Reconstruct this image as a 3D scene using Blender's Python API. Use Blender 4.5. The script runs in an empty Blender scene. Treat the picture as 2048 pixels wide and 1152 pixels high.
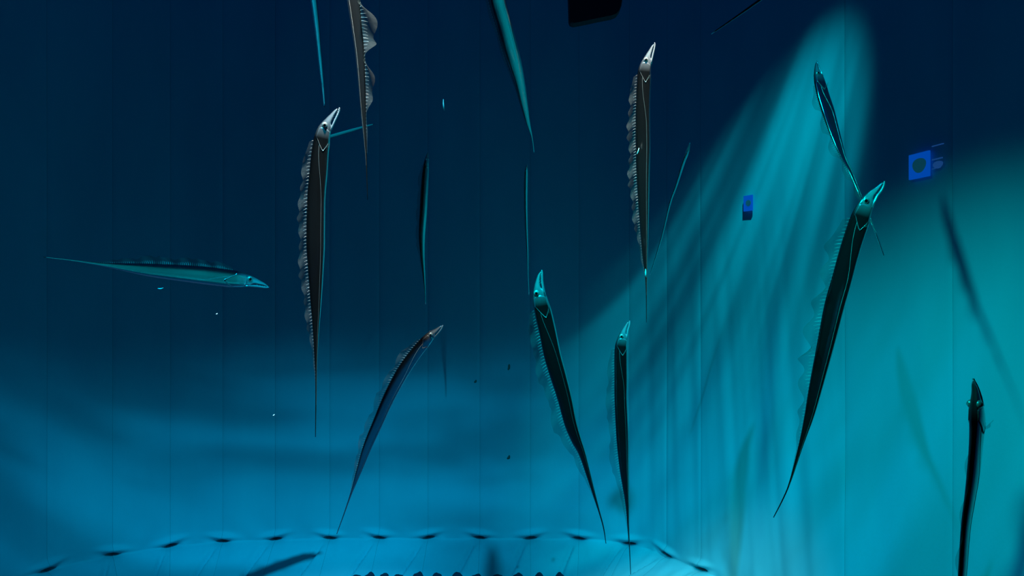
import bpy, bmesh, math, random
from mathutils import Vector, Matrix, noise

random.seed(7)
scene = bpy.context.scene
col = scene.collection
W_PX, H_PX, F_PX = 2048, 1152, 1500.0      # photograph frame and focal length in pixels

# ------------------------------------------------------------------ camera
cam_data = bpy.data.cameras.new('camera')
cam_data.sensor_width = 36.0
cam_data.lens = 36.0 * F_PX / W_PX
cam_data.clip_start = 0.02
cam = bpy.data.objects.new('camera', cam_data)
cam.location = (0, 0, 0)
cam.rotation_euler = (math.pi / 2, 0, 0)
col.objects.link(cam)
scene.camera = cam

# ------------------------------------------------------------------ world, exposure
world = bpy.data.worlds.new('world')
scene.world = world
world.use_nodes = True
bg = world.node_tree.nodes['Background']
bg.inputs[0].default_value = (0.006, 0.13, 0.80, 1)
bg.inputs[1].default_value = 0.11
vs = scene.view_settings
vs.view_transform = 'Standard'
vs.look = 'None'
vs.exposure = 0.0
vs.gamma = 1.0
vs.use_curve_mapping = False


# ------------------------------------------------------------------ lights
def look_at(o, target):
    d = Vector(target) - o.location
    o.rotation_euler = d.to_track_quat('-Z', 'Y').to_euler()


def spot(name, loc, target, color, power, angle, blend, radius, rays=None, up=None, wide=1.0):
    """rays = (scale_x, scale_y, contrast, seed): ripple light painted into the lamp strength as noise"""
    ld = bpy.data.lights.new(name, 'SPOT')
    ld.color = color
    ld.energy = power
    ld.spot_size = math.radians(angle)
    ld.spot_blend = blend
    ld.shadow_soft_size = radius
    o = bpy.data.objects.new(name, ld)
    col.objects.link(o)
    o.location = loc
    look_at(o, target)
    if up:
        z = (Vector(loc) - Vector(target)).normalized()
        x = Vector(up).cross(z).normalized()
        o.rotation_euler = Matrix((x, z.cross(x), z)).transposed().to_euler()
    o.scale = (wide, 1, 1)
    if rays:
        sx, sy, lo, seed = rays
        ld.use_nodes = True
        nt = ld.node_tree
        em = nt.nodes['Emission']
        tc = nt.nodes.new('ShaderNodeTexCoord')
        sep = nt.nodes.new('ShaderNodeSeparateXYZ')
        nt.links.new(tc.outputs['Normal'], sep.inputs[0])
        comb = nt.nodes.new('ShaderNodeCombineXYZ')
        for i in (0, 1):
            dv = nt.nodes.new('ShaderNodeMath'); dv.operation = 'DIVIDE'
            nt.links.new(sep.outputs[i], dv.inputs[0])
            nt.links.new(sep.outputs[2], dv.inputs[1])
            ml = nt.nodes.new('ShaderNodeMath'); ml.operation = 'MULTIPLY'
            nt.links.new(dv.outputs[0], ml.inputs[0])
            ml.inputs[1].default_value = (sx, sy)[i]
            nt.links.new(ml.outputs[0], comb.inputs[i])
        comb.inputs[2].default_value = seed
        nz = nt.nodes.new('ShaderNodeTexNoise')
        nz.inputs['Scale'].default_value = 1.0
        nz.inputs['Detail'].default_value = 2.0
        nz.inputs['Distortion'].default_value = 0.35
        nt.links.new(comb.outputs[0], nz.inputs['Vector'])
        mr = nt.nodes.new('ShaderNodeMapRange')
        mr.inputs['From Min'].default_value = 0.34
        mr.inputs['From Max'].default_value = 0.66
        mr.inputs['To Min'].default_value = lo
        mr.inputs['To Max'].default_value = 2.0 - lo
        mr.interpolation_type = 'SMOOTHSTEP'
        nt.links.new(nz.outputs[0], mr.inputs['Value'])
        nt.links.new(mr.outputs[0], em.inputs['Strength'])
    return o


# blue tank lamp over the viewing side, shining down on the lower back liner
spot('tank_lamp', (-0.7, 0.3, 3.0), (-0.75, 3.3, -1.45), (0.0, 0.59, 1.0), 1200, 44, 1.0, 0.03, rays=(2.2, 17.0, 0.60, 3.1), wide=1.7)
# teal tank lamp shining across onto the right-hand liner
spot('tank_lamp', (-0.53, 1.13, 1.38), (1.62, 2.98, -1.40), (0.0, 0.93, 0.92), 310, 55, 0.9, 0.05)
# lamp hung at the right, raking down the corner of the liner
spot('tank_lamp', (1.00, 2.40, 2.60), (1.14, 4.24, -0.28), (0.0, 0.86, 1.0), 330, 33, 1.0, 0.02, rays=(14.0, 1.2, 0.4, 11.0), up=(-0.85, -0.5, 0))
# two narrow white lamps over the viewing side, lighting the fish near the surface
spot('tank_lamp', (-0.38, 1.55, 1.75), (-0.53, 2.17, 0.62), (1.0, 0.95, 0.82), 400, 28, 0.8, 0.04)
spot('tank_lamp', (0.30, 1.90, 1.90), (0.47, 2.50, 0.72), (1.0, 0.95, 0.82), 400, 24, 0.8, 0.04)




# ------------------------------------------------------------------ materials
def new_mat(name):
    m = bpy.data.materials.new(name)
    m.use_nodes = True
    nt = m.node_tree
    return m, nt, nt.nodes['Principled BSDF']


def simple_mat(name, color, rough=0.5, metallic=0.0, emit=None, estr=0.0, noise_scale=40.0, var=0.15):
    m, nt, b = new_mat(name)
    tc = nt.nodes.new('ShaderNodeTexCoord')
    nz = nt.nodes.new('ShaderNodeTexNoise'); nz.inputs['Scale'].default_value = noise_scale
    nt.links.new(tc.outputs['Object'], nz.inputs['Vector'])
    rp = nt.nodes.new('ShaderNodeValToRGB')
    rp.color_ramp.elements[0].position = 0.3
    rp.color_ramp.elements[1].position = 0.7
    rp.color_ramp.elements[0].color = tuple(c * (1 - var) for c in color) + (1,)
    rp.color_ramp.elements[1].color = tuple(min(1, c * (1 + var)) for c in color) + (1,)
    nt.links.new(nz.outputs[0], rp.inputs[0])
    nt.links.new(rp.outputs[0], b.inputs['Base Color'])
    b.inputs['Roughness'].default_value = rough
    b.inputs['Metallic'].default_value = metallic
    if emit:
        b.inputs['Emission Color'].default_value = emit + (1,)
        b.inputs['Emission Strength'].default_value = estr
    return m


def liner_mat():
    m, nt, b = new_mat('vinyl_liner')
    tc = nt.nodes.new('ShaderNodeTexCoord')
    mp = nt.nodes.new('ShaderNodeMapping'); mp.inputs['Scale'].default_value = (1.0, 1.0, 0.35)
    nt.links.new(tc.outputs['Object'], mp.inputs[0])
    nz = nt.nodes.new('ShaderNodeTexNoise'); nz.inputs['Scale'].default_value = 3.0; nz.inputs['Detail'].default_value = 5
    nt.links.new(mp.outputs[0], nz.inputs['Vector'])
    rp = nt.nodes.new('ShaderNodeValToRGB')
    rp.color_ramp.elements[0].position = 0.3; rp.color_ramp.elements[0].color = (0.07, 0.42, 0.50, 1)
    rp.color_ramp.elements[1].position = 0.7; rp.color_ramp.elements[1].color = (0.08, 0.48, 0.55, 1)
    nt.links.new(nz.outputs[0], rp.inputs[0])
    nt.links.new(rp.outputs[0], b.inputs['Base Color'])
    b.inputs['Roughness'].default_value = 0.65
    b.inputs['Specular IOR Level'].default_value = 0.15
    n2 = nt.nodes.new('ShaderNodeTexNoise'); n2.inputs['Scale'].default_value = 5.0
    nt.links.new(mp.outputs[0], n2.inputs['Vector'])
    bp = nt.nodes.new('ShaderNodeBump'); bp.inputs['Strength'].default_value = 0.12; bp.inputs['Distance'].default_value = 0.02
    nt.links.new(n2.outputs[0], bp.inputs['Height'])
    nt.links.new(bp.outputs[0], b.inputs['Normal'])
    return m


def skin_mat():
    m, nt, b = new_mat('silver_fish_skin')
    uv = nt.nodes.new('ShaderNodeUVMap'); uv.uv_map = 'UVMap'
    sep = nt.nodes.new('ShaderNodeSeparateXYZ')
    nt.links.new(uv.outputs[0], sep.inputs[0])
    rp = nt.nodes.new('ShaderNodeValToRGB')                     # v: 0 back ridge .. 1 belly
    e = rp.color_ramp.elements
    e[0].position = 0.0; e[0].color = (0.08, 0.095, 0.10, 1)
    e[1].position = 1.0; e[1].color = (0.78, 0.80, 0.80, 1)
    k = e.new(0.10); k.color = (0.40, 0.43, 0.44, 1)
    k = e.new(0.24); k.color = (0.66, 0.69, 0.69, 1)
    k = e.new(0.5); k.color = (0.72, 0.75, 0.75, 1)
    nt.links.new(sep.outputs[1], rp.inputs[0])
    mp = nt.nodes.new('ShaderNodeMapping'); mp.inputs['Scale'].default_value = (0.7, 26, 1)
    nt.links.new(uv.outputs[0], mp.inputs[0])
    nz = nt.nodes.new('ShaderNodeTexNoise'); nz.inputs['Scale'].default_value = 1.0; nz.inputs['Detail'].default_value = 4
    nt.links.new(mp.outputs[0], nz.inputs['Vector'])
    mx = nt.nodes.new('ShaderNodeMix'); mx.data_type = 'RGBA'; mx.blend_type = 'MULTIPLY'
    mx.inputs['Factor'].default_value = 0.5
    nt.links.new(rp.outputs[0], mx.inputs['A'])
    r2 = nt.nodes.new('ShaderNodeValToRGB')
    r2.color_ramp.elements[0].position = 0.3; r2.color_ramp.elements[0].color = (0.62, 0.62, 0.62, 1)
    r2.color_ramp.elements[1].position = 0.65
    nt.links.new(nz.outputs[0], r2.inputs[0])
    nt.links.new(r2.outputs[0], mx.inputs['B'])
    nt.links.new(mx.outputs['Result'], b.inputs['Base Color'])
    hd = nt.nodes.new('ShaderNodeMapRange')                    # u < 1: head, less mirror-like than the flanks
    hd.inputs['From Min'].default_value = 0.36; hd.inputs['From Max'].default_value = 0.85
    hd.inputs['To Min'].default_value = 0.64; hd.inputs['To Max'].default_value = 0.99
    nt.links.new(sep.outputs[0], hd.inputs['Value'])
    nt.links.new(hd.outputs[0], b.inputs['Metallic'])
    mr = nt.nodes.new('ShaderNodeMapRange')
    mr.inputs['To Min'].default_value = 0.07; mr.inputs['To Max'].default_value = 0.15
    nt.links.new(nz.outputs[0], mr.inputs['Value'])
    nt.links.new(mr.outputs[0], b.inputs['Roughness'])
    bp = nt.nodes.new('ShaderNodeBump'); bp.inputs['Strength'].default_value = 0.14; bp.inputs['Distance'].default_value = 0.001
    nt.links.new(nz.outputs[0], bp.inputs['Height'])
    nt.links.new(bp.outputs[0], b.inputs['Normal'])
    return m


def fin_mat():
    m = bpy.data.materials.new('translucent_fin_membrane')
    m.use_nodes = True
    nt = m.node_tree
    for n in list(nt.nodes):
        nt.nodes.remove(n)
    out = nt.nodes.new('ShaderNodeOutputMaterial')
    uv = nt.nodes.new('ShaderNodeUVMap'); uv.uv_map = 'UVMap'
    wv = nt.nodes.new('ShaderNodeTexNoise'); wv.inputs['Scale'].default_value = 1.0
    mp = nt.nodes.new('ShaderNodeMapping'); mp.inputs['Scale'].default_value = (260, 1.5, 1)
    nt.links.new(uv.outputs[0], mp.inputs[0]); nt.links.new(mp.outputs[0], wv.inputs['Vector'])
    rp = nt.nodes.new('ShaderNodeValToRGB')
    rp.color_ramp.elements[0].position = 0.35; rp.color_ramp.elements[0].color = (0.30, 0.36, 0.34, 1)
    rp.color_ramp.elements[1].position = 0.65; rp.color_ramp.elements[1].color = (0.54, 0.60, 0.56, 1)
    nt.links.new(wv.outputs[0], rp.inputs[0])
    dif = nt.nodes.new('ShaderNodeBsdfDiffuse'); tra = nt.nodes.new('ShaderNodeBsdfTranslucent')
    nt.links.new(rp.outputs[0], dif.inputs[0]); nt.links.new(rp.outputs[0], tra.inputs[0])
    m1 = nt.nodes.new('ShaderNodeMixShader'); m1.inputs[0].default_value = 0.5
    nt.links.new(dif.outputs[0], m1.inputs[1]); nt.links.new(tra.outputs[0], m1.inputs[2])
    tr = nt.nodes.new('ShaderNodeBsdfTransparent'); tr.inputs[0].default_value = (0.64, 0.72, 0.72, 1)
    m2 = nt.nodes.new('ShaderNodeMixShader'); m2.inputs[0].default_value = 0.08
    nt.links.new(tr.outputs[0], m2.inputs[1]); nt.links.new(m1.outputs[0], m2.inputs[2])
    nt.links.new(m2.outputs[0], out.inputs[0])
    return m


M = {
    'liner': liner_mat(),
    'skin': skin_mat(),
    'fin': fin_mat(),
    'ray': simple_mat('pale_fin_ray', (0.72, 0.72, 0.66), 0.35, 0.1),
    'gill': simple_mat('bright_gill_plate', (0.42, 0.46, 0.47), 0.14, 1.0, noise_scale=120, var=0.1),
    'line': simple_mat('lateral_line_skin', (0.62, 0.60, 0.54), 0.3, 0.6),
    'iris': simple_mat('silver_iris', (0.72, 0.72, 0.62), 0.18, 0.7, noise_scale=300),
    'pupil': simple_mat('black_pupil', (0.004, 0.004, 0.005), 0.06),
    'tooth': simple_mat('ivory_tooth', (0.85, 0.84, 0.76), 0.3),
    'black': simple_mat('black_rubber', (0.010, 0.010, 0.012), 0.7),
    'blackrim': simple_mat('black_plastic', (0.014, 0.014, 0.017), 0.45),
    'dark': simple_mat('dark_hall_wall', (0.006, 0.007, 0.009), 0.9),
    'floor': simple_mat('navy_tank_floor', (0.012, 0.035, 0.08), 0.7, noise_scale=4),
    'bag': simple_mat('navy_weight_bag', (0.012, 0.02, 0.05), 0.8, noise_scale=25),
    'flake': simple_mat('white_flake', (0.85, 0.86, 0.82), 0.6),
    'debris': simple_mat('brown_debris', (0.03, 0.026, 0.02), 0.8),
    'refl': simple_mat('blue_painted_reflection', (0.0, 0.02, 0.10), 0.5, emit=(0.0, 0.065, 0.43), estr=0.85, noise_scale=12),  # emission paints in what the viewing glass reflects
    'refldisc': simple_mat('dark_teal_reflection', (0.01, 0.07, 0.09), 0.6, emit=(0.004, 0.075, 0.12), estr=0.5, noise_scale=30),
    'reflline': simple_mat('dim_blue_reflection', (0.02, 0.07, 0.20), 0.6, emit=(0.01, 0.06, 0.22), estr=0.7),
    'frame': simple_mat('navy_backing', (0.005, 0.02, 0.07), 0.6),
}


# ------------------------------------------------------------------ helpers
def at(px, py, d):
    return Vector(((px - W_PX / 2) / F_PX * d, d, -(py - H_PX / 2) / F_PX * d))


def tag(o, label=None, cat=None, group=None, kind=None):
    if label: o['label'] = label
    if cat: o['category'] = cat
    if group: o['group'] = group
    if kind: o['kind'] = kind
    return o


def mesh_obj(name, verts, faces, mat, parent=None, smooth=True, uvs=None):
    me = bpy.data.meshes.new(name)
    me.from_pydata([tuple(v) for v in verts], [], faces)
    if uvs:
        ul = me.uv_layers.new(name='UVMap')
        for lp in me.loops:
            ul.data[lp.index].uv = uvs[lp.vertex_index]
    me.update()
    if smooth:
        me.polygons.foreach_set('use_smooth', [True] * len(me.polygons))
    me.materials.append(mat)
    o = bpy.data.objects.new(name, me)
    col.objects.link(o)
    if parent:
        o.parent = parent
    return o


def bm_obj(name, bm, mat, parent=None, smooth=True):
    bmesh.ops.recalc_face_normals(bm, faces=bm.faces)
    me = bpy.data.meshes.new(name)
    bm.to_mesh(me); bm.free()
    if smooth:
        me.polygons.foreach_set('use_smooth', [True] * len(me.polygons))
    me.materials.append(mat)
    o = bpy.data.objects.new(name, me)
    col.objects.link(o)
    if parent:
        o.parent = parent
    return o


def catmull(pts, n_per):
    """uniform Catmull-Rom through pts (tuples of floats)"""
    out = []
    P = [tuple(2 * a - b for a, b in zip(pts[0], pts[1]))] + list(pts) + [tuple(2 * a - b for a, b in zip(pts[-1], pts[-2]))]
    for i in range(1, len(P) - 2):
        for k in range(n_per):
            t = k / n_per
            out.append(tuple(0.5 * (2 * b + (c - a) * t + (2 * a - 5 * b + 4 * c - d) * t * t + (3 * b - a - 3 * c + d) * t ** 3)
                             for a, b, c, d in zip(P[i - 1], P[i], P[i + 1], P[i + 2])))
    out.append(tuple(pts[-1]))
    return out


class Path:
    """arc-length parametrised polyline of tuples; the first `dim` entries are position"""
    def __init__(self, pts, dim):
        self.p = pts; self.s = [0.0]
        for a, b in zip(pts, pts[1:]):
            self.s.append(self.s[-1] + math.dist(a[:dim], b[:dim]))
        self.L = self.s[-1]

    def __call__(self, s):
        s = max(0.0, min(self.L, s))
        lo, hi = 0, len(self.s) - 1
        while hi - lo > 1:
            m = (lo + hi) // 2
            if self.s[m] <= s: lo = m
            else: hi = m
        d = self.s[hi] - self.s[lo]
        t = (s - self.s[lo]) / d if d > 1e-12 else 0.0
        return tuple(a + (b - a) * t for a, b in zip(self.p[lo], self.p[hi]))


def interp(x, table):
    if x <= table[0][0]: return table[0][1]
    for (x0, y0), (x1, y1) in zip(table, table[1:]):
        if x <= x1:
            t = (x - x0) / (x1 - x0)
            t = t * t * (3 - 2 * t) * 0.4 + t * 0.6
            return y0 + (y1 - y0) * t
    return table[-1][1]


# ------------------------------------------------------------------ tank: liner walls
plan = Path(catmull([(-3.35, 1.0), (-3.35, 1.8), (-3.3, 2.8), (-3.12, 3.75), (-2.75, 4.44), (-2.35, 4.78), (-1.91, 4.94),
                     (-1.2, 5.0), (-0.4, 5.0), (0.15, 5.0), (0.5, 4.98), (0.77, 4.89), (0.966, 4.69), (1.13, 4.42), (1.30, 4.08),
                     (1.45, 3.66), (1.58, 3.2), (1.66, 2.7), (1.70, 2.2), (1.72, 1.6), (1.72, 1.0)], 16), 2)
Z_BASE, Z_TOP = -1.67, 2.5


def plan_s_at_px(px):
    """arc length where the sight line through pixel column px meets the wall"""
    best = None
    for i in range(2000):
        s = plan.L * i / 1999
        x, y = plan(s)
        if y < 0.6: continue
        e = abs(W_PX / 2 + F_PX * x / y - px)
        if best is None or e < best[0]: best = (e, s)
    return best[1]


def plan_frame(s):
    a, b = plan(s - 0.01), plan(s + 0.01)
    t = Vector((b[0] - a[0], b[1] - a[1])).normalized()
    p = plan(s)
    return Vector((p[0], p[1], 0)), Vector((t.y, -t.x, 0))     # point, inward normal


seam_px = [95, 225, 340, 445, 550, 660, 758, 856, 960, 1060, 1158, 1258, 1333, 1400]
seam_s = [plan_s_at_px(p) for p in seam_px]
s_left = plan_s_at_px(-25)
s_right = plan_s_at_px(1905)
S_C0, S_C1 = plan_s_at_px(1240), plan_s_at_px(1740)


def smooth01(a, b, x):
    t = max(0.0, min(1.0, (x - a) / (b - a)))
    return t * t * (3 - 2 * t)


def wall_disp(s, z):
    d = 0.0
    # hanging wrinkles in the rounded corner
    w = smooth01(S_C0, S_C0 + 0.25, s) * (1 - smooth01(S_C1 - 0.25, S_C1, s))
    if w > 0:
        q = s + 0.07 * z * (s - S_C0)
        low = 0.08 + 0.92 * smooth01(0.6, -1.0, z)
        a = noise.noise(Vector((q * 9.0, z * 0.28, 3.0))) + 0.5 * noise.noise(Vector((q * 17.0, z * 0.35, 9.0)))
        d += 0.011 * w * low * a
    d += 0.004 * noise.noise(Vector((s * 2.5, z * 0.8, 1.0)))
    # each panel bellies a little between its seams
    for k in range(len(seam_s) - 1):
        if seam_s[k] <= s <= seam_s[k + 1]:
            t = (s - seam_s[k]) / (seam_s[k + 1] - seam_s[k])
            d += 0.004 * (1 - (2 * t - 1) ** 4) * smooth01(1.0, -0.8, z)
    if z < Z_BASE + 0.3:
        for k, sk in enumerate(seam_s):
            ds = s - sk
            if abs(ds) < 0.3:
                sl = (-1) ** (k + (k > 5)) * 0.18 * (0.6 + 0.4 * ((k * 37) % 5) / 4)
                dz = z - Z_BASE - sl * ds
                d -= 0.085 * math.exp(-(ds / 0.034) ** 2 - ((dz) / 0.010) ** 2)
                d += 0.030 * math.exp(-(ds / 0.075) ** 2 - ((dz - 0.035) / 0.018) ** 2)
                d += 0.016 * math.exp(-((abs(ds) - 0.085) / 0.035) ** 2 - ((dz + 0.03) / 0.03) ** 2)
        fold = smooth01(Z_BASE + 0.22, Z_BASE - 0.02, z)
        d += 0.012 * fold * noise.noise(Vector((s * 9.0, z * 7.0, 5.0)))
    return d


def wall_point(s, z):
    p, n = plan_frame(s)
    if z >= Z_BASE:
        off = wall_disp(s, z)
        v = 0
    else:
        v = (Z_BASE - z) / 0.15
        off = 0.36 * v ** 0.9 + wall_disp(s, z)
    q = p + n * off
    zz = z
    if v > 0:                                   # slack folds running down the skirt
        for sk in seam_s:
            c = s - (sk - 0.03 - 0.13 * v)
            if abs(c) < 0.12:
                zz += (-0.030 * math.exp(-(c / 0.016) ** 2) + 0.012 * math.exp(-((c - 0.035) / 0.02) ** 2)) * smooth01(0.05, 0.3, v)
        zz += 0.008 * noise.noise(Vector((s * 6.0, v * 2.0, 2.0))) * min(1, v * 3)
    return Vector((q.x, q.y, zz))


def z_rows():
    rows = []
    z = Z_TOP
    while z > Z_BASE + 0.34:
        rows.append(z); z -= 0.14
    z = Z_BASE + 0.32
    while z > Z_BASE + 0.09:
        rows.append(z); z -= 0.035
    z = Z_BASE + 0.084
    while z > Z_BASE - 0.06:
        rows.append(z); z -= 0.006
    while z > Z_BASE - 0.19:
        rows.append(z); z -= 0.012
    return rows


ROWS = z_rows()


def panel(s0, s1, parent):
    n = max(6, int((s1 - s0) / 0.0125))
    verts, faces = [], []
    m = len(ROWS)
    for i in range(n + 1):
        t = i / n
        s = s0 + (s1 - s0) * t
        edge = 0.0025 * (math.exp(-(s - s0) / 0.006) + math.exp(-(s1 - s) / 0.006))      # welded edge turned back
        _, nn = plan_frame(s)
        for z in ROWS:
            verts.append(wall_point(s, z) - nn * edge)
    for i in range(n):
        for j in range(m - 1):
            faces.append((i * m + j, i * m + j + 1, (i + 1) * m + j + 1, (i + 1) * m + j))
    return mesh_obj('panel', verts, faces, M['liner'], parent)


def backing(name, s0, s1):
    """rigid tank wall behind the liner sheet"""
    n = max(8, int((s1 - s0) / 0.08))
    bm = bmesh.new()
    rings = []
    for i in range(n + 1):
        p, nn = plan_frame(s0 + (s1 - s0) * i / n)
        r = []
        for off, z in ((-0.13, Z_TOP), (-0.13, -2.0), (-0.23, -2.0), (-0.23, Z_TOP)):
            q = p + nn * off
            r.append(bm.verts.new((q.x, q.y, z)))
        rings.append(r)
    for a, b in zip(rings, rings[1:]):
        for k in range(4):
            bm.faces.new((a[k], a[(k + 1) % 4], b[(k + 1) % 4], b[k]))
    bm.faces.new(rings[0]); bm.faces.new(rings[-1])
    o = bm_obj(name, bm, M['frame'], smooth=False)
    return o


g = 0.0004
wl = tag(backing('wall_left', 0.0, s_left), 'blue vinyl lined left side wall of the tank', kind='structure')
wb = tag(backing('wall_back', s_left, plan_s_at_px(1690)), 'blue vinyl lined back wall of the tank with welded seams', kind='structure')
wr = tag(backing('wall_right', plan_s_at_px(1690), plan.L), 'bright teal vinyl lined right side wall of the tank', kind='structure')
edges_l = [0.0, s_left * 0.5, s_left]
edges_b = [s_left] + seam_s + [plan_s_at_px(1690)]
edges_r = [plan_s_at_px(1690), s_right, plan.L]
for ed, par in ((edges_l, wl), (edges_b, wb), (edges_r, wr)):
    for a, b in zip(ed, ed[1:]):
        panel(a + g, b - g, par)

# floor of the tank under the skirt, and the dark viewing hall behind the camera
bm = bmesh.new()
ring = []
for i in range(120):
    p, nn = plan_frame(plan.L * i / 119)
    q = p + nn * 0.0
    ring.append(bm.verts.new((q.x, q.y, -1.90)))
bm.faces.new(ring)
fl = bm_obj('floor', bm, M['floor'], smooth=False)
tag(fl, 'dark navy floor of the tank', kind='structure')
bm = bmesh.new()
for c, d in (((-0.8, -1.6, 0.3), (5.6, 0.1, 4.4)), ((-3.6, -0.3, 0.3), (0.1, 2.6, 4.4)), ((1.98, -0.3, 0.3), (0.1, 2.6, 4.4))):
    bmesh.ops.create_cube(bm, size=1.0, matrix=Matrix.Translation(c) @ Matrix.Diagonal(d + (1,)))
tag(bm_obj('wall_front', bm, M['dark'], smooth=False), 'dark walls of the viewing hall behind the camera', kind='structure')
bm = bmesh.new()
bmesh.ops.create_cube(bm, size=1.0, matrix=Matrix.Translation((-0.8, -0.3, -1.96)) @ Matrix.Diagonal((5.5, 2.55, 0.08, 1)))
tag(bm_obj('floor', bm, M['dark'], smooth=False), 'dark floor of the viewing hall', kind='structure')

# dark weight bags pressing the hem of the liner skirt to the floor
bag_px = [(712, 10), (738, 16), (768, 12), (797, 9), (836, 18), (874, 15), (914, 17), (952, 9), (995, 10), (1038, 16), (1078, 12), (1120, 12)]
for i, (px, r) in enumerate(bag_px):
    d = 4.60
    c = at(px, 1150, d)
    bm = bmesh.new()
    bmesh.ops.create_icosphere(bm, subdivisions=3, radius=1.0)
    for v in bm.verts:
        k = 1 + 0.22 * noise.noise(v.co * 1.6 + Vector((i * 3.1, 0, 0))) + 0.08 * noise.noise(v.co * 5 + Vector((0, i * 2.0, 0)))
        v.co = Vector((v.co.x * 0.042 * k, v.co.y * 0.07 * k, v.co.z * 0.055 * k))
    o = bm_obj('weight_bag', bm, M['bag'])
    o.location = (c.x, d, c.z - 0.055 + (r - 12) * 0.0012 + 0.004)
    tag(o, 'dark lumpy weight lying on the hem of the liner at the bottom edge', 'weight', 'dark weights on the liner hem')


# ------------------------------------------------------------------ cutlassfish
TOP = [(0.06, 0.10), (0.12, 0.25), (0.22, 0.36), (0.36, 0.52), (0.5, 0.68), (0.68, 0.85), (0.85, 0.96), (1.0, 1.0)]
BOT = [(0.06, -0.04), (0.2, 0.0), (0.34, 0.06), (0.42, 0.16), (0.50, 0.56), (0.6, 0.72), (0.75, 0.84), (1.0, 1.0)]
WID = [(0.06, 0.08), (0.15, 0.17), (0.3, 0.25), (0.45, 0.33), (0.6, 0.38), (0.8, 0.40), (1.0, 0.385), (1.6, 0.37)]
JTOP = [(0.0, -0.03), (0.12, 0.14), (0.3, 0.22), (0.45, 0.34), (0.6, 0.45)]
JBOT = [(0.0, 0.10), (0.05, 0.27), (0.2, 0.42), (0.4, 0.58), (0.6, 0.735)]


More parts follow.
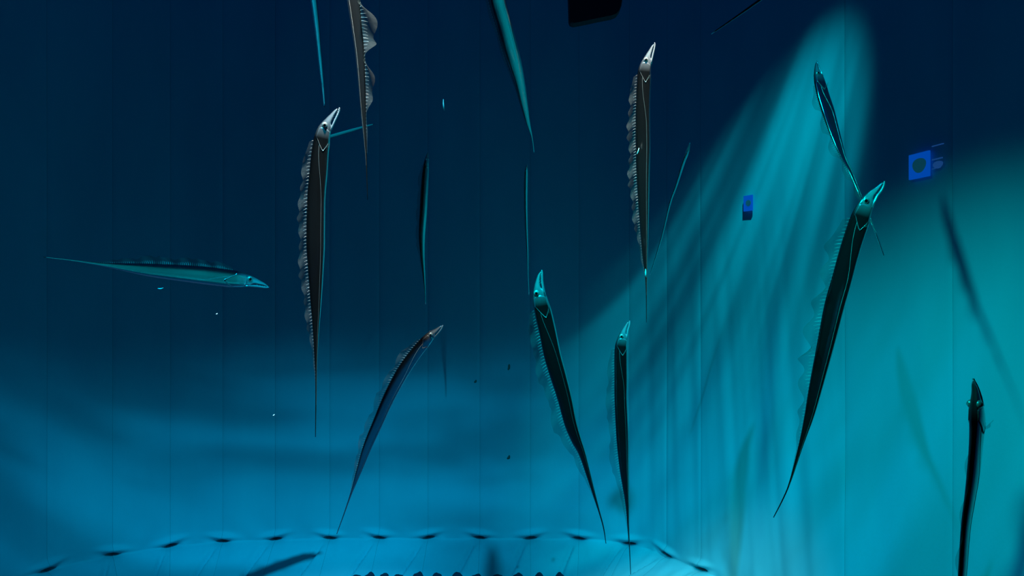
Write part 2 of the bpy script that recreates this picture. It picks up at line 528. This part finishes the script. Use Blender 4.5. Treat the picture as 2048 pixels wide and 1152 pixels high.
def fish(label, pts, d0, d1, dorsal=1, roll=0.0, roll_t=None, fin=1.0, amp=0.7, waves=7.0, phase=0.0, lean=0.5,
         gape=0.0, detail=True, fin_from=0.95, hl=4.9, depth_fn=None, pect=True, mirror=None, rays_on=True):
    """pts: (px, py, apparent half width in px) from snout to tail tip; d0/d1 distance of snout and tail;
    dorsal: +1 when the back is on the picture's left (for a head-up fish); roll: back turned to the viewer"""
    if roll_t is None: roll_t = roll
    n = len(pts)
    cum = [0.0]
    for a, b in zip(pts, pts[1:]): cum.append(cum[-1] + math.dist(a[:2], b[:2]))
    P = []
    for (px, py, hw), c in zip(pts, cum):
        t = c / cum[-1]
        d = d0 + (d1 - d0) * (depth_fn(t) if depth_fn else t)
        r = roll + (roll_t - roll) * t
        p = at(px, py, d)
        k = math.sqrt(math.cos(r) ** 2 + (0.37 * math.sin(r)) ** 2) * (0.78 if mirror else 1.0)
        P.append((p.x, p.y, p.z, hw / F_PX * d / k, r))
    path = Path(catmull(P, 12), 3)
    L = path.L
    H = max(path(s * L / 60)[3] for s in range(61)) * 0.97
    for _ in range(3):
        HL = hl * H
        H = path(HL)[3]
    HL = hl * H

    root_p = Vector(path(0.45 * L)[:3])
    root = bpy.data.objects.new('cutlassfish', None)
    root.empty_display_size = 0.05
    col.objects.link(root)
    root.location = root_p
    tag(root, label, 'fish', 'cutlassfish hanging in the water')

    def frame(s):
        a = Vector(path(s - 0.012 * L)[:3]); b = Vector(path(s + 0.012 * L)[:3])
        q = path(s)
        p = Vector(q[:3])
        T = (b - a).normalized()
        C = (-p).normalized()                       # towards the viewing side
        S = T.cross(C).normalized() * dorsal
        C2 = S.cross(T).normalized()
        if C2.dot(C) < 0: C2 = -C2
        D = S * math.cos(q[4]) + C2 * math.sin(q[4])
        if mirror:                                  # flank turned so that it mirrors this spot of the tank
            nn = (C + (Vector(mirror) - p).normalized()).normalized()
            D2 = T.cross(nn).normalized()
            D = D2 if D2.dot(S) > 0 else -D2
        Wd = T.cross(D).normalized()
        if Wd.dot(C) < 0: Wd = -Wd
        return p - root_p, T, D, Wd, q[3]

    def dims(s):
        u = s / HL
        h = frame_h(s)
        if u < 1:
            return interp(u, TOP) * H, interp(u, BOT) * H, interp(u, WID) * H
        return h, h, interp(u, WID) * h

    def frame_h(s):
        return max(path(s)[3], 0.0006)

    # body with skull and upper jaw ----------------------------------------
    ss = [HL * u for u in (0.06, 0.08, 0.11, 0.15, 0.2, 0.25, 0.3, 0.35, 0.39, 0.42, 0.45, 0.48, 0.52, 0.57, 0.63, 0.7, 0.78, 0.86, 0.93)]
    nb = 64 if detail else 36
    ss += [HL + (L - HL) * i / nb for i in range(nb + 1)]
    MS = 20
    verts, faces, uvs = [], [], []
    for s in ss:
        p, T, D, Wd, h = frame(s)
        a, b, w = dims(s)
        for k in range(MS):
            th = 2 * math.pi * k / MS
            c, sn = math.cos(th), math.sin(th)
            dd = a * c if c > 0 else b * c
            if s < HL * 0.46 and c < 0: dd = b * c + 0.0
            ww = w * math.copysign(abs(sn) ** 0.45, sn)
            if c > 0.0: ww *= (1 - 0.2 * c * c)
            verts.append(p + D * dd + Wd * ww)
            uvs.append((s / HL, (1 - c) / 2))
    nr = len(ss)
    for i in range(nr - 1):
        for k in range(MS):
            faces.append((i * MS + k, i * MS + (k + 1) % MS, (i + 1) * MS + (k + 1) % MS, (i + 1) * MS + k))
    faces.append(tuple(range(MS))[::-1]); faces.append(tuple((nr - 1) * MS + k for k in range(MS)))
    body = mesh_obj('body', verts, faces, M['skin'], root, uvs=uvs)

    # lower jaw, longer than the snout --------------------------------------
    verts, faces, uvs = [], [], []
    us = [0.0, 0.02, 0.05, 0.1, 0.16, 0.23, 0.31, 0.4, 0.5, 0.6]
    MJ = 12
    for u in us:
        p, T, D, Wd, h = frame(u * HL)
        t0, b0 = interp(u, JTOP) * H, interp(u, JBOT) * H
        drop = gape * H * (1 - u / 0.6)
        t0 += drop; b0 += drop
        w = interp(max(u, 0.05) + 0.02, WID) * H * 0.92
        cc, hh = -(t0 + b0) / 2, (b0 - t0) / 2
        for k in range(MJ):
            th = 2 * math.pi * k / MJ
            verts.append(p + D * (cc + hh * math.cos(th)) + Wd * (w * math.sin(th)))
            uvs.append((u, 0.7 - 0.3 * math.cos(th)))
    for i in range(len(us) - 1):
        for k in range(MJ):
            faces.append((i * MJ + k, i * MJ + (k + 1) % MJ, (i + 1) * MJ + (k + 1) % MJ, (i + 1) * MJ + k))
    faces.append(tuple(range(MJ))[::-1]); faces.append(tuple((len(us) - 1) * MJ + k for k in range(MJ)))
    jaw = mesh_obj('lower_jaw', verts, faces, M['skin'], root, uvs=uvs)

    # teeth -----------------------------------------------------------------
    if detail:
        for (us_t, sgn, par) in (((0.09, 0.14, 0.2, 0.26, 0.32), -1, body), ((0.05, 0.11, 0.17, 0.23, 0.3), 1, jaw)):
            bm = bmesh.new()
            for i, u in enumerate(us_t):
                p, T, D, Wd, h = frame(u * HL)
                ln = H * (0.17 if i in (0, 1) else 0.10)
                base = -interp(u, BOT) * H if sgn < 0 else -(interp(u, JTOP) * H + gape * H * (1 - u / 0.6))
                for sd in (-1, 1):
                    o_ = p + D * base + Wd * sd * interp(u, WID) * H * 0.6
                    r = H * 0.028
                    tri = [bm.verts.new(o_ + T * r * math.cos(x) + Wd * r * math.sin(x)) for x in (0, 2.1, 4.2)]
                    tip = bm.verts.new(o_ + D * sgn * ln)
                    for q in range(3): bm.faces.new((tri[q], tri[(q + 1) % 3], tip))
                    bm.faces.new(tri)
            tag(bm_obj('teeth', bm, M['tooth'], par, smooth=False), kind='stuff')

    # eyes ------------------------------------------------------------------
    ue = 0.53
    p, T, D, Wd, h = frame(ue * HL)
    er = 0.33 * H
    for sd in (1, -1):
        c = p + D * 0.30 * H + Wd * sd * interp(ue, WID) * H * 0.80
        rot = Matrix((T, D, Wd * sd)).transposed().to_4x4()
        bm = bmesh.new()
        bmesh.ops.create_uvsphere(bm, u_segments=16, v_segments=10, radius=1.0)
        bmesh.ops.transform(bm, matrix=Matrix.Translation(c) @ rot @ Matrix.Diagonal((er, er, er * 0.75, 1)), verts=bm.verts)
        eye = bm_obj('eye', bm, M['iris'], root)
        bm = bmesh.new()
        bmesh.ops.create_uvsphere(bm, u_segments=14, v_segments=8, radius=1.0)
        bmesh.ops.transform(bm, matrix=Matrix.Translation(c + Wd * sd * er * 0.48) @ rot @ Matrix.Diagonal((er * 0.56, er * 0.56, er * 0.36, 1)), verts=bm.verts)
        bm_obj('pupil', bm, M['pupil'], eye)

    # gill covers, pectoral fins, lateral lines --------------------------------
    for sd in (1, -1):
        if not detail and sd < 0: continue
        verts, faces, uvs = [], [], []
        NU, NV = 12, 10
        for i in range(NU + 1):
            for j in range(NV + 1):
                v = j / NV                          # 0 upper .. 1 lower
                hind = 0.86 + 0.30 * max(0.0, 1 - abs(v - 0.58) / 0.5) ** 1.2
                fore = 0.64 - 0.05 * math.sin(math.pi * v)
                u = fore + (hind - fore) * i / NU
                p, T, D, Wd, h = frame(u * HL)
                a, b, w = dims(u * HL)
                th = math.radians(38 + 112 * v)
                c, sn = math.cos(th), math.sin(th)
                dd = a * c if c > 0 else b * c
                lift = 1.02 + 0.05 * math.sin(math.pi * v) ** 0.5 * (0.25 + 0.75 * i / NU)
                ww = w * abs(sn) ** 0.45 * lift
                verts.append(p + D * dd + Wd * sd * ww)
                uvs.append((u, 0.35 + 0.4 * v))
        for i in range(NU):
            for j in range(NV):
                faces.append((i * (NV + 1) + j, i * (NV + 1) + j + 1, (i + 1) * (NV + 1) + j + 1, (i + 1) * (NV + 1) + j))
        go = mesh_obj('gill_cover', verts, faces, M['skin'], root, uvs=uvs)
        so = go.modifiers.new('thickness', 'SOLIDIFY'); so.thickness = H * 0.03; so.offset = 0
        if detail:                                  # pale hind rim of the gill cover
            bm = bmesh.new()
            prev = None
            for j in range(NV + 1):
                q = Vector(verts[NU * (NV + 1) + j])
                r = H * 0.035 * (0.35 + 0.65 * math.sin(math.pi * j / NV))
                rg = [bm.verts.new(q + T * r * math.cos(t_) + Wd * r * math.sin(t_)) for t_ in (0, 1.257, 2.513, 3.770, 5.027)]
                if prev:
                    for k in range(5): bm.faces.new((prev[k], prev[(k + 1) % 5], rg[(k + 1) % 5], rg[k]))
                prev = rg
            bm_obj('gill_rim', bm, M['line'], go)
        if pect:
            verts, faces, uvs = [], [], []
            p, T, D, Wd, h = frame(1.06 * HL)
            a, b, w = dims(1.06 * HL)
            base = p - D * 0.42 * H + Wd * sd * w * 0.95
            for i in range(9):
                x = i / 8
                ang = math.radians(-35 + 60 * x)
                dirv = (-T * math.cos(ang) * 0.75 - D * (0.62 + 0.3 * math.sin(ang)) + T * 0.3 * x + Wd * sd * 0.40).normalized()
                ln = H * (0.95 - 0.45 * x)
                for j in range(4):
                    y = j / 3
                    verts.append(base + T * (x - 0.5) * H * 0.16 + dirv * ln * y + Wd * sd * 0.04 * H * math.sin(x * 9) * y)
                    uvs.append((x * 0.1, y))
            for i in range(8):
                for j in range(3):
                    faces.append((i * 4 + j, i * 4 + j + 1, (i + 1) * 4 + j + 1, (i + 1) * 4 + j))
            mesh_obj('pectoral_fin', verts, faces, M['fin'], root, uvs=uvs)
        if detail:
            bm = bmesh.new()
            prev = None
            NL = 56
            for i in range(NL + 1):
                s = HL * 0.97 + (L * 0.90 - HL) * i / NL
                p, T, D, Wd, h = frame(s)
                a, b, w = dims(s)
                x = min(1, i / (NL * 0.22))
                pos = 0.25 - 0.75 * (x * x * (3 - 2 * x))
                sn = math.sqrt(1 - pos * pos)
                q = p + D * pos * h + Wd * sd * w * sn ** 0.45 * 1.0
                r = 0.022 * H * (1 - 0.7 * i / NL)
                rg = [bm.verts.new(q + D * r * math.cos(t_) + Wd * r * math.sin(t_)) for t_ in (0, 2.094, 4.189)]
                if prev:
                    for k in range(3): bm.faces.new((prev[k], prev[(k + 1) % 3], rg[(k + 1) % 3], rg[k]))
                prev = rg
            bm_obj('lateral_line', bm, M['line'], root)

    # dorsal fin: one long undulating ribbon ------------------------------------
    if fin > 0:
        s0, s1 = fin_from * HL, 0.86 * L
        nf = 150 if detail else 70
        NJ = 5
        verts, faces, uvs = [], [], []
        rays = bmesh.new()
        for i in range(nf + 1):
            t = i / nf
            s = s0 + (s1 - s0) * t
            p, T, D, Wd, h = frame(s)
            env = smooth01(0.0, 0.10, t) * 0.6 + 0.4
            env *= 1 - 0.97 * smooth01(0.5, 1.0, t)
            ln = H * 1.12 * fin * env * (1 + 0.14 * math.sin(2 * math.pi * waves * 0.5 * t + phase))
            a_, b_, w_ = dims(s)
            base = p + D * a_ * 0.97
            A = amp * smooth01(0.0, 0.12, t) * (1 - 0.35 * smooth01(0.7, 1, t))
            ph = 2 * math.pi * waves * t + phase
            pos = base
            for j in range(NJ + 1):
                y = j / NJ
                ang = A * math.sin(ph - 0.5 * y) * (0.55 + 0.6 * y)
                dirv = (D * math.cos(ang) + Wd * math.sin(ang) + T * lean * (0.5 + y)).normalized()
                if j: pos = pos + dirv * ln / NJ
                verts.append(pos); uvs.append((t, y))
                if j == 2: mid = pos.copy()
                if j == 1: q1 = pos.copy()
            r = 0.0042 * (0.5 + 0.5 * env) * H / 0.026 * 0.14
            if detail and i % 2 == 0 or not detail:
                pr = None
                for (pt, rr) in ((base - D * 0.03 * H, r), (q1, r * 0.9), (mid, r * 0.35)):
                    rg = [rays.verts.new(pt + T * rr * math.cos(x) + Wd * rr * math.sin(x)) for x in (0, 2.094, 4.189)]
                    if pr:
                        for k in range(3): rays.faces.new((pr[k], pr[(k + 1) % 3], rg[(k + 1) % 3], rg[k]))
                    pr = rg
        for i in range(nf):
            for j in range(NJ):
                a0 = i * (NJ + 1) + j
                faces.append((a0, a0 + 1, a0 + NJ + 2, a0 + NJ + 1))
        fo = mesh_obj('dorsal_fin', verts, faces, M['fin'], root, uvs=uvs)
        if detail and rays_on:
            tag(bm_obj('fin_rays', rays, M['ray'], fo), kind='stuff')
        else:
            rays.free()
    return root


R = math.radians
# dark fish left of centre, snout lit white
fish('dark cutlassfish hanging head up left of centre with a bright white snout',
     [(677, 214, 2), (669, 228, 8), (659, 244, 13), (648, 264, 16.5), (641, 300, 17), (637, 346, 18), (633, 393, 18), (631.5, 460, 18.5),
      (631.5, 500, 18), (632, 589, 12), (632, 662, 6.2), (632, 717, 3.2), (632.3, 750, 1.6), (632, 800, 1.2), (631, 874, .8)],
     2.2, 2.42, 1, R(4), fin=1.05, amp=0.75, waves=9, phase=0.6, gape=0.10)
# fish whose head is above the frame, ribbon fin lit
fish('grey cutlassfish cut off by the top edge with a pale twisting ribbon fin',
     [(682, -272, 2), (685, -245, 8), (689, -205, 12), (694, -130, 13.5), (700, -60, 13.5), (707, 0, 12.5), (713, 52, 10.5), (719.5, 104, 9.5),
      (723, 156, 7.5), (726, 208, 6), (728, 245, 4), (731, 290, 2.5), (733, 330, 1.2), (735, 400, .6)],
     2.1, 2.1, -1, R(28), fin=2.2, amp=1.35, waves=4.6, phase=2.2, lean=0.25)
# level cyan fish
fish('cyan cutlassfish swimming level towards the right at the left side',
     [(538, 574, 1.5), (530, 571, 5), (519, 567.5, 9), (500, 562.5, 12), (475, 559, 13.5), (402, 550, 14), (304, 540.5, 10.5), (231, 532, 4.7),
      (190, 527, 1.8), (140, 520, .9), (87, 514, .6)],
     3.2, 2.55, 1, R(0), mirror=(1.62, 2.9, -1.0), fin=0.8, amp=0.6, waves=8, phase=1.0)
# leaning fish low left of centre
fish('dark green cutlassfish leaning right with a scalloped fin, low left of centre',
     [(885, 650, 2), (874, 661, 6.5), (861, 672, 10), (834, 703, 11.5), (806, 743, 12.5), (779, 793, 11.7), (755.5, 846, 10.3), (736, 891, 8.8),
      (720, 936, 5.8), (703, 985, 1.9), (688, 1028, 1), (673.5, 1068, .7)],
     2.8, 3.1, 1, R(22), fin=1.2, amp=0.6, waves=8, phase=0.0, gape=0.06)
# centre fish
fish('dark teal cutlassfish in the centre, tail slanting down to the right',
     [(1083, 540, 2), (1080, 552, 7), (1078.5, 570, 11.5), (1080, 593, 15), (1086, 623, 17.5), (1095, 662, 17.5), (1105, 710, 17.5), (1117, 752, 16.7),
      (1130, 798, 14.8), (1141, 845, 13), (1153, 880, 10.5), (1165, 909, 7), (1184, 974, 3.6), (1198, 1022, 1.7), (1207, 1055, 1.2), (1212, 1087, .7)],
     2.2, 2.45, 1, R(-8), fin=1.35, amp=0.5, waves=8, phase=0.8)
# slim upright fish right of centre
fish('glossy dark upright cutlassfish just right of the slanting one, low in frame',
     [(1258, 641, 2), (1254.5, 650, 6), (1249.5, 663, 9.5), (1245, 680, 11.5), (1242, 702, 13), (1242, 763, 13.3), (1242, 800, 13), (1245.5, 877, 12.7),
      (1249, 941, 9.3), (1254.5, 1006, 4), (1256.6, 1054, 1.8), (1259, 1095, 1), (1261.5, 1149, .7)],
     2.5, 2.72, 1, R(6), fin=1.3, amp=0.55, waves=7, phase=2.0, gape=0.08)
# upper fish right of centre
fish('grey brown upright cutlassfish with a white head, top right of centre',
     [(1309, 85, 2), (1304, 99, 6.5), (1297.5, 116, 10), (1290.5, 135, 13), (1288, 157, 14), (1286, 202, 14), (1285.5, 249, 14.5), (1286, 296, 14.5),
      (1286, 355, 13), (1288, 436, 9.5), (1290, 508, 5.7), (1292, 545, 2.7), (1292.7, 580, 1.2), (1293, 645, .7)],
     2.5, 2.72, 1, R(2), fin=1.25, amp=0.8, waves=9, phase=1.4)
# bright cyan fish cut by the top
fish('bright cyan cutlassfish cut off by the top edge, tail pointing down right',
     [(950, -268, 2), (954, -245, 8), (960, -215, 11.5), (966, -170, 13), (974, -110, 14), (984, -50, 14), (994, 0, 13.7), (1001, 26, 13.5),
      (1008.5, 52, 13), (1018, 90, 13), (1026, 117, 12.2), (1037, 156, 9.5), (1048, 208, 6.3), (1056.5, 247, 3.4), (1064, 275, 1), (1068, 305, .5)],
     2.15, 2.85, 1, R(0), mirror=(1.64, 2.6, -0.7), fin=0.5, amp=0.3, waves=6)
# dark fish top right
fish('black cutlassfish at upper right slanting down behind the big one, bright fin base',
     [(1633, 122, 3), (1634, 135, 7.5), (1637, 152, 9.3), (1645, 187, 10.5), (1655.5, 221, 11), (1666, 256, 9.5), (1677, 289, 7), (1688, 318, 4.2),
      (1702, 345, 3), (1720, 389, 2), (1745, 450, 1.3), (1768, 511, .7)],
     2.3, 2.05, 1, R(40), fin=1.0, amp=0.8, waves=6, phase=0.5)
# the big fish
fish('largest black cutlassfish at right with scalloped fin in front of the teal wall',
     [(1768, 362, 3), (1758, 377, 11), (1743, 393, 16), (1727, 421, 18.7), (1707, 477, 18.8), (1694, 521, 18.8), (1682, 566, 19), (1670, 608, 19),
      (1658, 660, 17.5), (1650, 696, 16), (1632, 773, 12.8), (1619, 830, 9.2), (1603, 887, 4.7), (1580, 964, 1.7), (1565, 1000, 1.2), (1547, 1035, .9)],
     1.9, 2.08, 1, R(10), fin=1.55, amp=1.3, waves=4.6, phase=1.2, gape=0.03)
# far right fish seen from behind
fish('black cutlassfish seen from the back at the right edge, cut off by the bottom edge',
     [(1946, 757, 4), (1947.5, 767, 7), (1951, 785, 12.5), (1952.5, 811, 13.3), (1954, 850, 12.5), (1951, 895, 11), (1946, 950, 10.5), (1939, 1001, 9),
      (1931, 1058, 8), (1925, 1142, 7.3), (1920, 1200, 6.5), (1912, 1290, 5), (1902, 1400, 2.5), (1890, 1520, .8)],
     1.35, 1.35, 1, R(72), fin=0.45, amp=0.5, waves=6, hl=3.6, rays_on=False)
# thin fish seen edge on
fish('thin blue cutlassfish seen edge on to the right of the white headed one',
     [(1380, 286, 1.8), (1376, 300, 3.1), (1366, 328, 3), (1353, 370, 2.4), (1340, 407, 2), (1326, 465, 1.7), (1314, 507, 1.4), (1300, 550, .7)],
     3.3, 3.5, -1, R(-72), fin=0.5, amp=0.5, waves=6, detail=False, pect=False)
# faint fish
fish('faint dark green cutlassfish deep in the water left of the frame centre',
     [(856, 303, 1.5), (853, 325, 5), (850, 360, 7), (847, 420, 7.5), (844, 470, 6.5), (845, 510, 4.5), (848, 550, 2.5), (850, 580, 1.2), (851, 610, .6)],
     4.1, 4.2, 1, R(15), fin=1.2, amp=0.6, waves=7, detail=False)
fish('faint thin pale cutlassfish right above the head of the centre one',
     [(1054, 328, 1.3), (1052.5, 345, 2.5), (1052, 400, 2.4), (1053, 450, 1.9), (1055, 500, 1.3), (1056, 550, .8), (1058, 590, .5)],
     4.2, 4.45, 1, R(0), mirror=(1.72, 1.8, 0.7), fin=0.7, amp=0.6, waves=6, detail=False, pect=False)
fish('faint slim cutlassfish cut off by the top edge, above the white snouted one',
     [(605, -250, 1.5), (607, -232, 3), (610, -195, 5), (615, -130, 6), (622, -50, 5.5), (627, 0, 5), (633, 50, 4.2), (637, 90, 3.3), (641, 130, 3),
      (646, 180, 2), (649, 215, 1)],
     3.0, 3.8, -1, R(0), mirror=(1.72, 1.4, 1.1), fin=0.5, amp=0.5, waves=6, detail=False)
fish('short blue cutlassfish lying level behind the head of the white snouted one',
     [(640, 278, 1.5), (648, 276, 2.8), (670, 269.5, 3), (700, 261, 2.8), (725, 254, 2), (748, 248, .8)],
     3.5, 3.75, 1, R(0), mirror=(1.62, 2.8, -0.6), fin=0.0, detail=False, pect=False)
fish('dark cutlassfish mostly above the frame, thin tail slanting in at top right',
     [(1850, -215, 2), (1835, -205, 8), (1800, -183, 11), (1740, -145, 11), (1680, -107, 9), (1620, -68, 6), (1570, -35, 3.4), (1520, 0, 2.4), (1470, 35, 1.8), (1422, 68, 1.1)],
     2.2, 2.7, 1, R(0), fin=0.6, detail=False)

# ------------------------------------------------------------------ black housing hanging in at the top
hs = bpy.data.objects.new('lamp_housing', None); col.objects.link(hs)
hd = 3.4
hs.location = at(1190, 0, hd)
tag(hs, 'black housing hanging into the water at the top edge', 'housing')
prof = [at(q[0], q[1] - 7, hd) - hs.location for q in ((1136, -70), (1137, 0), (1138.5, 46), (1141, 52), (1147, 54), (1172, 49), (1200, 43), (1226, 38), (1234, 34.5),
                                           (1240, 27), (1243.5, 17), (1246, 0), (1249, -70))]
bm = bmesh.new()
layers = []
for y, k in ((0.0, 0.97), (0.008, 1.0), (0.05, 1.0), (0.06, 0.97)):
    cx = sum(p.x for p in prof) / len(prof); cz = sum(p.z for p in prof) / len(prof)
    layers.append([bm.verts.new((cx + (p.x - cx) * k, p.y + y, cz + (p.z - cz) * k)) for p in prof])
for a, b in zip(layers, layers[1:]):
    for i in range(len(prof)):
        j = (i + 1) % len(prof)
        bm.faces.new((a[i], a[j], b[j], b[i]))
bm.faces.new(layers[0]); bm.faces.new(layers[-1])
bm_obj('body', bm, M['black'], hs, smooth=False)
bm = bmesh.new()
for xo in (-0.06, 0.06):
    bmesh.ops.create_cone(bm, cap_ends=True, segments=10, radius1=0.008, radius2=0.008, depth=1.2,
                          matrix=Matrix.Translation((xo, 0.03, 0.74)))
bm_obj('hanger', bm, M['blackrim'], hs)

# ------------------------------------------------------------------ viewing glass reflections, built as glowing slabs on the liner


def wall_quad(px0, px1, py_top, py_bot, lift):
    """corner points on the liner between two pixel columns"""
    sa, sb = plan_s_at_px(px0), plan_s_at_px(px1)
    res = []
    for s in (sa, sb):
        p, n = plan_frame(s)
        res.append(p + n * lift)
    dm = (res[0].y + res[1].y) / 2
    zt = -(py_top - 576) / F_PX * dm; zb = -(py_bot - 576) / F_PX * dm
    return res[0], res[1], zt, zb


def slab(name, a, b, zt, zb, th, mat, parent=None, bev=0.0):
    n = Vector(((b - a).y, -(b - a).x, 0)).normalized()
    bm = bmesh.new()
    vs_ = []
    for off in (0, th):
        for (q, z) in ((a, zt), (b, zt), (b, zb), (a, zb)):
            w = q + n * off
            vs_.append(bm.verts.new((w.x, w.y, z)))
    for f in ((3, 2, 1, 0), (4, 5, 6, 7), (0, 1, 5, 4), (1, 2, 6, 5), (2, 3, 7, 6), (3, 0, 4, 7)):
        bm.faces.new([vs_[k] for k in f])
    return bm_obj(name, bm, mat, parent, smooth=False)


def disc(name, a, b, z, rx, rz, th, off, mat, parent, u=0.5):
    n = Vector(((b - a).y, -(b - a).x, 0)).normalized()
    t = (b - a)
    c = a + t * u + n * off
    t = t.normalized()
    bm = bmesh.new()
    lo, hi = [], []
    for i in range(24):
        th_ = 2 * math.pi * i / 24
        k = 1 + 0.05 * math.sin(3 * th_)
        q = c + t * rx * k * math.cos(th_)
        zz = z + rz * k * math.sin(th_)
        lo.append(bm.verts.new((q.x, q.y, zz)))
        q = q + n * th
        hi.append(bm.verts.new((q.x, q.y, zz)))
    for i in range(24):
        j = (i + 1) % 24
        bm.faces.new((lo[i], lo[j], hi[j], hi[i]))
    bm.faces.new(hi); bm.faces.new(lo)
    return bm_obj(name, bm, mat, parent, smooth=False)


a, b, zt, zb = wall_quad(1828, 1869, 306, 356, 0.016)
d1 = slab('blue_reflection', a, b, zt, zb, 0.008, M['refl'])
tag(d1, 'painted reflection of a blue panel with a dark round picture, on the right wall', 'reflection', 'painted blue reflections')
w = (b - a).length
disc('round_reflection', a, b, (zt + zb) / 2, w * 0.33, (zt - zb) * 0.29, 0.003, 0.008, M['refldisc'], d1, 0.55)
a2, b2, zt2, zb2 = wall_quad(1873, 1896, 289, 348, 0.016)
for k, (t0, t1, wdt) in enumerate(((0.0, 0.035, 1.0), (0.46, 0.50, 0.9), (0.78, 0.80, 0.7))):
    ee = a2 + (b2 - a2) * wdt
    slab('reflection_line', a2, ee, zt2 + (zb2 - zt2) * t0, zt2 + (zb2 - zt2) * t1, 0.004, M['reflline'], d1)
disc('small_reflection', a2, b2, zt2 + (zb2 - zt2) * 0.68, (b2 - a2).length * 0.42, 0.014, 0.003, 0.0, M['reflline'], d1, 0.5)
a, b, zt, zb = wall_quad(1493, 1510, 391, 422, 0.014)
d2 = slab('blue_reflection', a, b, zt, zb, 0.008, M['refl'])
tag(d2, 'tiny painted blue reflection on the streaked corner of the liner', 'reflection', 'painted blue reflections')
disc('round_reflection', a, b, (zt + zb) / 2, (b - a).length * 0.28, (zt - zb) * 0.2, 0.003, 0.008, M['refldisc'], d2, 0.6)


# ------------------------------------------------------------------ drifting flakes and debris
def flake(name, label, cat, px0, py0, px1, py1, d, r, mat, group):
    a_, b_ = at(px0, py0, d), at(px1, py1, d + 0.01)
    c = (a_ + b_) / 2
    t = (b_ - a_)
    ln = t.length
    rot = t.to_track_quat('X', 'Z').to_matrix().to_4x4()
    bm = bmesh.new()
    bmesh.ops.create_icosphere(bm, subdivisions=2, radius=1.0)
    for v in bm.verts:
        k = 1 + 0.35 * noise.noise(v.co * 1.7 + Vector((px0, py0, 0)))
        v.co = Vector((v.co.x * ln / 2, v.co.y * r * k, v.co.z * r * 0.8 * k + 0.12 * ln * v.co.x ** 2))
    bmesh.ops.transform(bm, matrix=rot, verts=bm.verts)
    o = bm_obj(name, bm, mat)
    o.location = c
    tag(o, label, cat, group)


G = 'white specks drifting in the water'
flake('food_flake', 'white sliver drifting below the level cyan fish', 'flake', 315, 578, 327, 577, 2.2, 0.0022, M['flake'], G)
flake('food_flake', 'tiny white speck right below the snout of the level cyan fish', 'flake', 432, 629, 435, 627, 2.2, 0.0018, M['flake'], G)
flake('food_flake', 'white upright curved sliver near the top between two cut off fish', 'flake', 886, 198, 888, 222, 2.2, 0.0017, M['flake'], G)
flake('food_flake', 'tiny white speck lower left beside the dark fish tail', 'flake', 546, 832, 549, 829, 2.2, 0.0018, M['flake'], G)
flake('food_flake', 'white speck at the tail root of the white headed fish', 'flake', 1291, 538, 1292, 556, 2.4, 0.0024, M['flake'], G)
flake('food_flake', 'white fleck on the flank of the white headed fish', 'flake', 1279, 296, 1274, 310, 2.42, 0.002, M['flake'], G)
G = 'dark specks in front of the back wall'
flake('debris_speck', 'dark speck above the pale ripples left of the centre fish', 'debris', 949, 766, 953, 760, 3.5, 0.006, M['debris'], G)
flake('debris_speck', 'tall dark speck just left of the centre fish', 'debris', 1017, 741, 1019, 728, 3.5, 0.006, M['debris'], G)
flake('debris_speck', 'lowest dark speck left of the slanting fish tail', 'debris', 1015, 919, 1020, 911, 3.5, 0.007, M['debris'], G)
